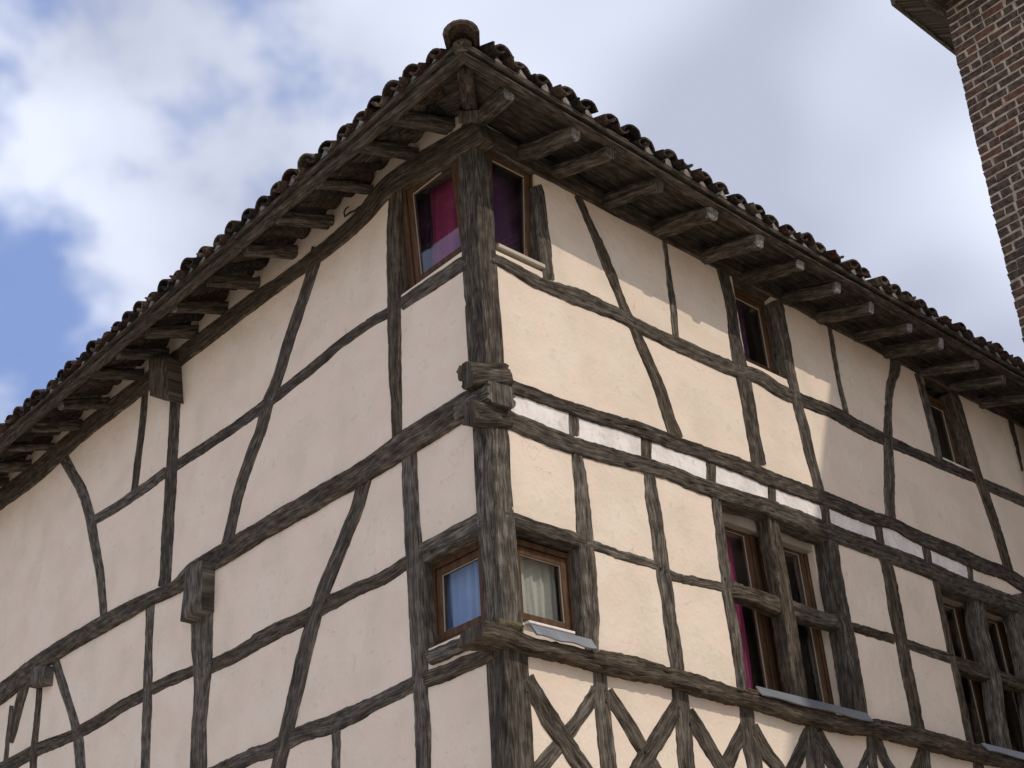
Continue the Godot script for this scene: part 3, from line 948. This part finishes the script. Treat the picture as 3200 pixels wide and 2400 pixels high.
func canal_tile(r0: float, r1: float, length: float, arc: float, thick: float, up: bool, sd: float) -> ArrayMesh:
	var n := 9
	var vs := PackedVector3Array()
	var uvs := PackedVector2Array()
	# ring profile: outer arc then inner arc back
	for s in 3:
		var f := s / 2.0
		var r := lerpf(r0, r1, f)
		for k in n * 2 + 1:
			var kk := k if k < n else (n * 2 - 1 - k if k < n * 2 else 0)
			var rr := r if k < n or k == n * 2 else r - thick
			var a := lerpf(-arc, arc, float(kk) / (n - 1))
			var wob := 0.004 * n2(sd + a * 0.2, f * 0.3)
			var p := Vector3(sin(a) * (rr + wob), cos(a) * (rr + wob) * 0.86, -f * length)
			p.z += 0.012 * n2(sd + 20.0 + a * 0.25, 1.0) if s == 0 else 0.0
			if not up:
				p.y = -p.y
			vs.append(p)
			uvs.append(Vector2(a * r, f * length))
	var cols := n * 2 + 1
	var st := SurfaceTool.new()
	st.begin(Mesh.PRIMITIVE_TRIANGLES)
	for s in 2:
		for k in cols - 1:
			st.set_smooth_group(1 if k < n - 1 else (2 if k >= n and k < n * 2 - 1 else -1))
			var i := s * cols + k
			var q := [i, i + 1, i + cols + 1, i, i + cols + 1, i + cols]
			if up:
				q = [i, i + cols + 1, i + 1, i, i + cols, i + cols + 1]
			for j in q:
				st.set_uv(uvs[j])
				st.add_vertex(vs[j])
	st.set_smooth_group(-1)
	for e in [0, 2]:
		for k in n - 1:
			var a := vs[e * cols + k]
			var b := vs[e * cols + k + 1]
			var c := vs[e * cols + n * 2 - 2 - k]
			var d := vs[e * cols + n * 2 - 1 - k]
			var q := [a, b, c, a, c, d] if (e == 0) == up else [a, c, b, a, d, c]
			for p in q:
				st.set_uv(Vector2(p.x, p.y))
				st.add_vertex(p)
	st.generate_normals()
	return st.commit()

func rafter(a: Vector3, b: Vector3, w: float, h: float, taper: float) -> void:
	var o := obj("rafter", hewn(a, b, w, h, Vector3.UP, 0.013, taper, 0.05, rng.randf_range(0.012, 0.034)), [M.oak_a, M.oak_c][rng.randi() % 2], house)
	if rng.randf() < 0.25:
		return
	var ax := (b - a).normalized()
	var side := ax.cross(Vector3.UP).normalized()
	var top := side.cross(ax).normalized()
	var f := []
	var k := []
	for q in [[-0.46, -0.30], [-0.30, -0.46], [0.30, -0.46], [0.46, -0.28], [0.46, 0.30], [0.28, 0.46], [-0.30, 0.46], [-0.46, 0.28]]:
		var p: Vector3 = side * (q[0] * w * taper + rng.randf_range(-0.004, 0.004)) + top * (q[1] * h * taper + rng.randf_range(-0.004, 0.004))
		f.append(b + ax * (0.010 + rng.randf_range(-0.003, 0.003)) + p * 0.95)
		k.append(b - ax * 0.02 + p * 1.0)
	var st := begin()
	var mid := b - ax * 0.005
	add_poly(st, f, mid)
	for i in 8:
		add_poly(st, [f[i], f[(i + 1) % 8], k[(i + 1) % 8], k[i]], mid)
	obj("end_grain", done(st), M.end_grain, o)

func build_roof() -> void:
	var roof := part("roof", house)
	# rafters of the left eave, then of the right eave
	for u in [0.25, 0.70, 1.29, 1.86, 2.40, 2.99, 3.52, 4.06, 4.62, 5.10, 5.82, 6.41, 7.05, 7.62, 8.2, 8.8, 9.4]:
		var w := rng.randf_range(0.085, 0.13)
		var h := rng.randf_range(0.09, 0.13)
		var e := rng.randf_range(0.50, 0.56)
		var j := rng.randf_range(-0.03, 0.03)
		rafter(Vector3(0.30, eave_l(u) + 0.43 - h * 0.5, -u), Vector3(-e, eave_l(u) + 0.145 - h * 0.5, -u + j), w, h, rng.randf_range(0.8, 0.95))
	for x in [-0.13, 0.50, 0.86, 1.44, 2.06, 2.68, 3.25, 3.79, 4.30, 4.93, 5.42, 6.04, 6.6, 7.15]:
		var w := rng.randf_range(0.095, 0.145)
		var h := rng.randf_range(0.10, 0.145)
		var e := rng.randf_range(0.56, 0.61)
		if x < 0.0:
			rafter(Vector3(0.03, under("R", 0.0, 0.0) - 0.06, 0.05), Vector3(x, under("R", x, e) - h * 0.5, e - 0.02), w, h, 0.95)
			continue
		rafter(Vector3(x, eave_r(x) + 0.235, -0.35), Vector3(x + rng.randf_range(-0.03, 0.03), eave_r(x) - lerpf(0.025, 0.07, clampf(x / 6.0, 0.0, 1.0)), e), w, h, rng.randf_range(0.85, 1.0))
	# hip rafter and its bracket
	obj("hip_rafter", hewn(Vector3(0.15, 8.78, -0.15), Vector3(-0.53, 8.50, 0.53), 0.12, 0.15, Vector3.UP, 0.008, 0.95, 0.06, 0.014), M.rafter_wood, house)
	obj("hip_bracket", hewn(Vector3(-0.02, 8.60, 0.02), Vector3(-0.07, 8.66, 0.07), 0.20, 0.24, Vector3.UP, 0.01, 0.9, 0.03, 0.02), oak(), house)
	# boards over the rafters
	for k in 5:
		var d := 0.62 - k * 0.15
		obj("soffit_board", hewn(Vector3(-d + 0.0, under("L", -0.4, d) + 0.014, d + 0.03), Vector3(-d, under("L", 10.4, d) + 0.014, -10.5), 0.146, 0.024, Vector3(-0.53, 1, 0).normalized(), 0.002, 1.0, 0.4, 0.003), M.rafter_wood, house)
		var a := Vector3(-d - 0.03, under("R", -0.4, d) + 0.014 + 0.002 * k, d)
		var b := Vector3(2.7, under("R", 2.7, d) + 0.014, d)
		var xe := 9.4 if d < 0.36 else 7.5
		var c := Vector3(xe, under("R", 7.5, d) + 0.014, d)
		obj("soffit_board", hewn(a, b, 0.146, 0.024, Vector3(0, 1, 0.30).normalized(), 0.002, 1.0, 0.3, 0.003), M.rafter_wood, house)
		obj("soffit_board", hewn(b, c, 0.146, 0.024, Vector3(0, 1, 0.30).normalized(), 0.002, 1.0, 0.3, 0.003), M.rafter_wood, house)
	# eave boards in lengths: lower lip, fascia, upper batten
	var cuts := [-0.66, 1.0, 2.75, 5.0, 7.5]
	for i in cuts.size() - 1:
		var xa: float = cuts[i] + 0.002
		var xb: float = cuts[i + 1] - 0.002
		for q in [[0.009, 0.018, 0.628, 0.085], [0.045, 0.048, 0.628, 0.026], [0.081, 0.022, 0.655, 0.075]]:
			obj("eave_board", hewn(Vector3(xa, eave_r(xa) + q[0], q[2]), Vector3(xb, eave_r(xb) + q[0], q[2]), q[3], q[1], Vector3.UP, 0.004, 1.0, 0.12, 0.004), M.rafter_wood, house)
	cuts = [-0.63, 2.3, 5.2, 7.0, 10.5]
	for i in cuts.size() - 1:
		var xa: float = cuts[i] + 0.002
		var xb: float = cuts[i + 1] - 0.002
		for q in [[0.010, 0.020, 0.622, 0.08], [0.048, 0.050, 0.628, 0.030], [0.086, 0.022, 0.652, 0.07]]:
			obj("eave_board", hewn(Vector3(-q[2], eave_l(xa) + q[0], -xa), Vector3(-q[2], eave_l(xb) + q[0], -xb), q[3], q[1], Vector3.UP, 0.005, 1.0, 0.12, 0.005), M.rafter_wood, house)
	# deck under the tiles
	var g := 0.33
	var nx := 26
	var nzz := 35
	var vs := PackedVector3Array()
	var uvs := PackedVector2Array()
	for r in nzz + 1:
		for c in nx + 1:
			var x := -0.62 + c * (10.0 / nx)
			var z := 0.62 - r * (11.1 / nzz)
			var y := minf(minf(under("L", -z, -x), under("R", x, z)), minf(8.7 + (9.5 - x) * 0.5, 8.7 + (z + 10.6) * 0.5))
			if x > 7.5:
				z = minf(z, 0.30)
			vs.append(Vector3(x, y + 0.045, z))
			uvs.append(Vector2(x, z))
	obj("roof_deck", grid_mesh(vs, uvs, nzz + 1, nx + 1, Vector3.UP, 0), M.rafter_wood, roof)
	# tiles
	var covers := []
	var chans := []
	for k in 5:
		covers.append(canal_tile(0.106, 0.086, 0.44, 1.45, 0.017, true, k * 13.0 + 2.0))
		chans.append(canal_tile(0.066, 0.094, 0.44, 1.45, 0.017, false, k * 17.0 + 5.0))
	var pitch := 0.2235
	for side in ["L", "R"]:
		var slope := 0.42 if side == "L" else 0.30
		var tilt := atan(slope)
		var count := 50 if side == "L" else 37
		var first := -0.47 if side == "L" else -0.42
		var turn := -PI * 0.5 if side == "L" else 0.0
		for k in count:
			var u := first + k * pitch + rng.randf_range(-0.012, 0.012)
			var base := (eave_l(u) if side == "L" else eave_r(u)) + 0.096
			for row in 3:
				var back := row * 0.34
				if u + 0.62 < back + 0.15:
					continue
				for kind in 2:
					var cover := kind == 0
					var uu := u + (pitch * 0.5 if cover else 0.0) + rng.randf_range(-0.010, 0.010)
					var d := (0.685 if cover else 0.765) + rng.randf_range(-0.035, 0.035) - back
					var y := base + (0.65 - d) * slope + (0.066 if cover else 0.080) + rng.randf_range(-0.011, 0.011)
					if uu > (10.4 if side == "L" else 7.45):
						continue
					var o := obj("cover_tile" if cover else "channel_tile", covers[rng.randi() % 5] if cover else chans[rng.randi() % 5], tile_mat(), roof)
					var b := Basis(Vector3.UP, turn + rng.randf_range(-0.05, 0.05)) * Basis(Vector3.RIGHT, tilt + rng.randf_range(-0.05, 0.08)) * Basis(Vector3.BACK, rng.randf_range(-0.22, 0.22))
					o.transform = Transform3D(b, Vector3(-d, y, -uu) if side == "L" else Vector3(uu, y, d))
			# lime bedding between two channels
			if rng.randf() < 0.8 and k < count - 1:
				var um := u + pitch * 0.5
				var yb := base
				var st := begin()
				var q := []
				for a in [[-0.055, 0.012], [0.0, 0.0], [0.055, 0.012], [0.030, 0.075], [0.0, 0.13], [-0.030, 0.075]]:
					q.append(Vector2(um + a[0] * 0.85 + rng.randf_range(-0.014, 0.014), yb + a[1] * rng.randf_range(0.6, 1.0) + rng.randf_range(-0.008, 0.008)))
				var fr := []
				var bk := []
				var df := 0.675 + rng.randf_range(-0.015, 0.02)
				for p in q:
					fr.append(to3(side, p.x, p.y, df - (p.y - yb) * 0.15))
					bk.append(to3(side, p.x, p.y + 0.05, 0.5))
				var mid := to3(side, um, yb + 0.05, 0.6)
				add_poly(st, fr, mid)
				for i in 6:
					add_poly(st, [fr[i], fr[(i + 1) % 6], bk[(i + 1) % 6], bk[i]], mid)
				obj("mortar_bed", done(st), M.mortar_grey, roof)
	# hip caps
	for k in 6:
		var o := obj("hip_tile", canal_tile(0.132 - 0.004 * (k % 2), 0.112, 0.46, 1.5, 0.020, true, 70.0 + k * 3.0), M.tile_lichen if k == 0 else tile_mat(), roof)
		var d := 0.70 - k * 0.30
		o.transform = Transform3D(Basis(Vector3.UP, -PI * 0.25) * Basis(Vector3.RIGHT, 0.25), Vector3(-d, 8.545 + (0.70 - d) * 0.36 + (0.035 if k == 0 else 0.0), d))
	var o2 := obj("hip_tile", canal_tile(0.110, 0.10, 0.30, 1.5, 0.018, true, 99.0), M.tile_brown, roof)
	o2.transform = Transform3D(Basis(Vector3.UP, -PI * 0.25) * Basis(Vector3.RIGHT, 0.25), Vector3(-0.745, 8.515, 0.745))
	obj("mortar_bed", hewn(Vector3(-0.66, 8.525, 0.66), Vector3(-0.45, 8.60, 0.45), 0.14, 0.10, Vector3.UP, 0.004, 1.0, 0.05, 0.045), M.tile_lichen, roof)

# ---------------------------------------------------------------- the brick neighbour
func build_neighbour() -> void:
	var b := thing("brick_house", "tall dark brick house with pale joints and a deep overhanging eave", "building", Vector3(7.6, 0, 0.6))
	var X0 := 7.60
	var top := 14.0
	var zc := func(y: float) -> float: return 0.64 - (13.23 - y) * 0.040
	# core wall, its face is the mortar
	var st := begin()
	var o := b.position
	var L := 12.5
	var W := 8.0
	var low := [Vector3(X0, 0, zc.call(0.0)), Vector3(X0, 0, L), Vector3(X0 + W, 0, L), Vector3(X0 + W, 0, zc.call(0.0))]
	var hi := [Vector3(X0, top, zc.call(top)), Vector3(X0, top, L), Vector3(X0 + W, top, L), Vector3(X0 + W, top, zc.call(top))]
	var mid := Vector3(X0 + 4, 7, 6)
	for k in 4:
		add_poly(st, [low[k] - o, low[(k + 1) % 4] - o, hi[(k + 1) % 4] - o, hi[k] - o], mid - o)
	add_poly(st, [hi[0] - o, hi[1] - o, hi[2] - o, hi[3] - o], mid - o)
	obj("wall", done(st), M.joint, b)
	var mats := [M.brick_a, M.brick_b, M.brick_c, M.brick_a, M.brick_b, M.brick_a, M.brick_c, M.brick_b, M.brick_a, M.brick_b, M.brick_a, M.brick_c, M.brick_b, M.brick_a, M.brick_b, M.brick_a, M.brick_c, M.brick_d]
	var meshes := {}
	var pitch := 0.1175
	var courses := int(top / pitch)
	var rest := begin()
	var placed := 0
	for c in courses:
		var y := top - (c + 1) * pitch + 0.012
		var z: float = zc.call(y) - 0.006
		var first := true
		while z < L - 0.1:
			var kind := "stretcher"
			var ln := 0.275
			if (first and c % 2 == 1) or (not first and rng.randf() < 0.28):
				ln = 0.125
				kind = "header"
			elif rng.randf() < 0.2:
				ln = 0.235
				kind = "cut"
			var h := 0.095
			if y > 8.4 and z < 2.0 and placed < 298:
				var v := kind + str(rng.randi() % 9)
				if not meshes.has(v):
					meshes[v] = brick_mesh(ln, h)
				var i := obj("brick", meshes[v], mats[rng.randi() % mats.size()], b)
				i.position = Vector3(X0 - rng.randf_range(0.004, 0.012), y + h * 0.5 + rng.randf_range(-0.004, 0.004), z + ln * 0.5) - o
				i.rotation = Vector3(rng.randf_range(-0.022, 0.022), rng.randf_range(-0.03, 0.03), rng.randf_range(-0.04, 0.04))
				placed += 1
			elif y > 0:
				var p := Vector3(X0 - 0.008, y + h * 0.5, z + ln * 0.5) - o
				var hx := Vector3(0, h * 0.5, 0)
				var hz := Vector3(0, 0, ln * 0.5)
				add_poly(rest, [p - hx - hz, p + hx - hz, p + hx + hz, p - hx + hz], p + Vector3(1, 0, 0))
			z += ln + rng.randf_range(0.010, 0.034)
			first = false
	var ro := obj("brickwork", done(rest), M.brick_a, b)
	ro.set_meta("kind", "stuff")
	# overhanging eave: soffit, edge board, moulded bracket, roof
	var xe := X0 - 0.56
	var ze := 0.30
	st = begin()
	add_bar(st, "R", xe - o.x, X0 + W + 0.5 - o.x, top - o.y, top + 0.05, ze - o.z, L + 0.5 - o.z)
	obj("soffit", done(st), oak(), b)
	for k in 6:
		var xa := xe + k * 1.3
		obj("eave_board", hewn(Vector3(xa + 0.003, top + 0.03, ze - 0.02) - o, Vector3(xa + 1.297, top + 0.03, ze - 0.02) - o, 0.05, 0.13, Vector3.UP, 0.003, 1.0, 0.2, 0.006), oak(), b)
	for k in 5:
		var zz := 0.62 + k * 0.75
		obj("bracket", hewn(Vector3(X0 + 0.2, top - 0.075, zz) - o, Vector3(X0 - 0.36, top - 0.075, zz) - o, 0.12, 0.14, Vector3.UP, 0.004, 0.9, 0.05, 0.03), oak(), b)
	st = begin()
	var rp := [Vector3(xe, top + 0.09, ze), Vector3(xe, top + 0.09, L + 0.5), Vector3(X0 + W + 0.5, top + 0.09, L + 0.5), Vector3(X0 + W + 0.5, top + 0.09, ze)]
	var apex := Vector3(X0 + W * 0.5, top + 1.7, 6.6)
	for k in 4:
		add_poly(st, [rp[k] - o, rp[(k + 1) % 4] - o, apex - o], Vector3(X0 + 4, 10, 4) - o)
	obj("roof", done(st), M.tile_red, b)

func brick_mesh(ln: float, h: float) -> ArrayMesh:
	var st := begin()
	var d := 0.06
	var j := func(p: Vector3) -> Vector3: return p + Vector3(rng.randf_range(-0.002, 0.002), rng.randf_range(-0.009, 0.009), rng.randf_range(-0.012, 0.012))
	var f := []
	var m := []
	var c := 0.010
	for q in [[-1, -1], [-1, 1], [1, 1], [1, -1]]:
		f.append(j.call(Vector3(0.0, q[0] * (h * 0.5 - c), q[1] * (ln * 0.5 - c))))
		m.append(j.call(Vector3(c * 0.8, q[0] * h * 0.5, q[1] * ln * 0.5)))
	var bk := []
	for p in m:
		bk.append(p + Vector3(d, 0, 0))
	var mid := Vector3(d * 0.5, 0, 0)
	add_poly(st, f, mid)
	for k in 4:
		add_poly(st, [f[k], f[(k + 1) % 4], m[(k + 1) % 4], m[k]], mid)
		add_poly(st, [m[k], m[(k + 1) % 4], bk[(k + 1) % 4], bk[k]], mid)
	return done(st)

# ---------------------------------------------------------------- scene
func _ready() -> void:
	rng.seed = 4711
	nz.noise_type = FastNoiseLite.TYPE_PERLIN
	nz.frequency = 1.0
	nz.fractal_octaves = 3
	nz.seed = 3

	var cam := Camera3D.new()
	cam.name = "camera"
	cam.position = CAM_POS
	cam.rotation = CAM_ROT
	cam.fov = rad_to_deg(2.0 * atan(1200.0 / FOCAL))
	cam.far = 1500.0
	add_child(cam)
	cam.current = true
	cam_basis = Basis.from_euler(CAM_ROT)

	var env := Environment.new()
	env.background_mode = Environment.BG_SKY
	env.sky = make_sky()
	env.tonemap_mode = Environment.TONE_MAPPER_LINEAR
	env.tonemap_exposure = 1.27
	env.sdfgi_enabled = true
	env.ssao_enabled = true
	env.ssil_enabled = true
	var we := WorldEnvironment.new()
	we.name = "environment"
	we.environment = env
	add_child(we)

	var sun := DirectionalLight3D.new()
	sun.name = "sun"
	sun.light_energy = 0.48
	sun.light_color = Color(1.0, 0.96, 0.90)
	sun.light_angular_distance = 0.5
	sun.shadow_enabled = true
	add_child(sun)
	sun.look_at_from_position(SUN_TO * 10.0, Vector3.ZERO, Vector3.UP)

	make_materials()
	var ground := MeshInstance3D.new()
	ground.name = "ground"
	var pm := PlaneMesh.new()
	pm.size = Vector2(1200, 1200)
	ground.mesh = pm
	ground.material_override = M.paving
	ground.position.y = -0.02
	ground.set_meta("kind", "structure")
	ground.set_meta("label", "pale grey paved street around the house")
	ground.set_meta("category", "ground")
	add_child(ground)

	house = thing("timber_framed_house", "old half-timbered corner house with beige plaster and canal-tiled eaves", "house")
	build_walls()
	build_windows()
	build_roof()
	build_curtains()
	build_neighbour()
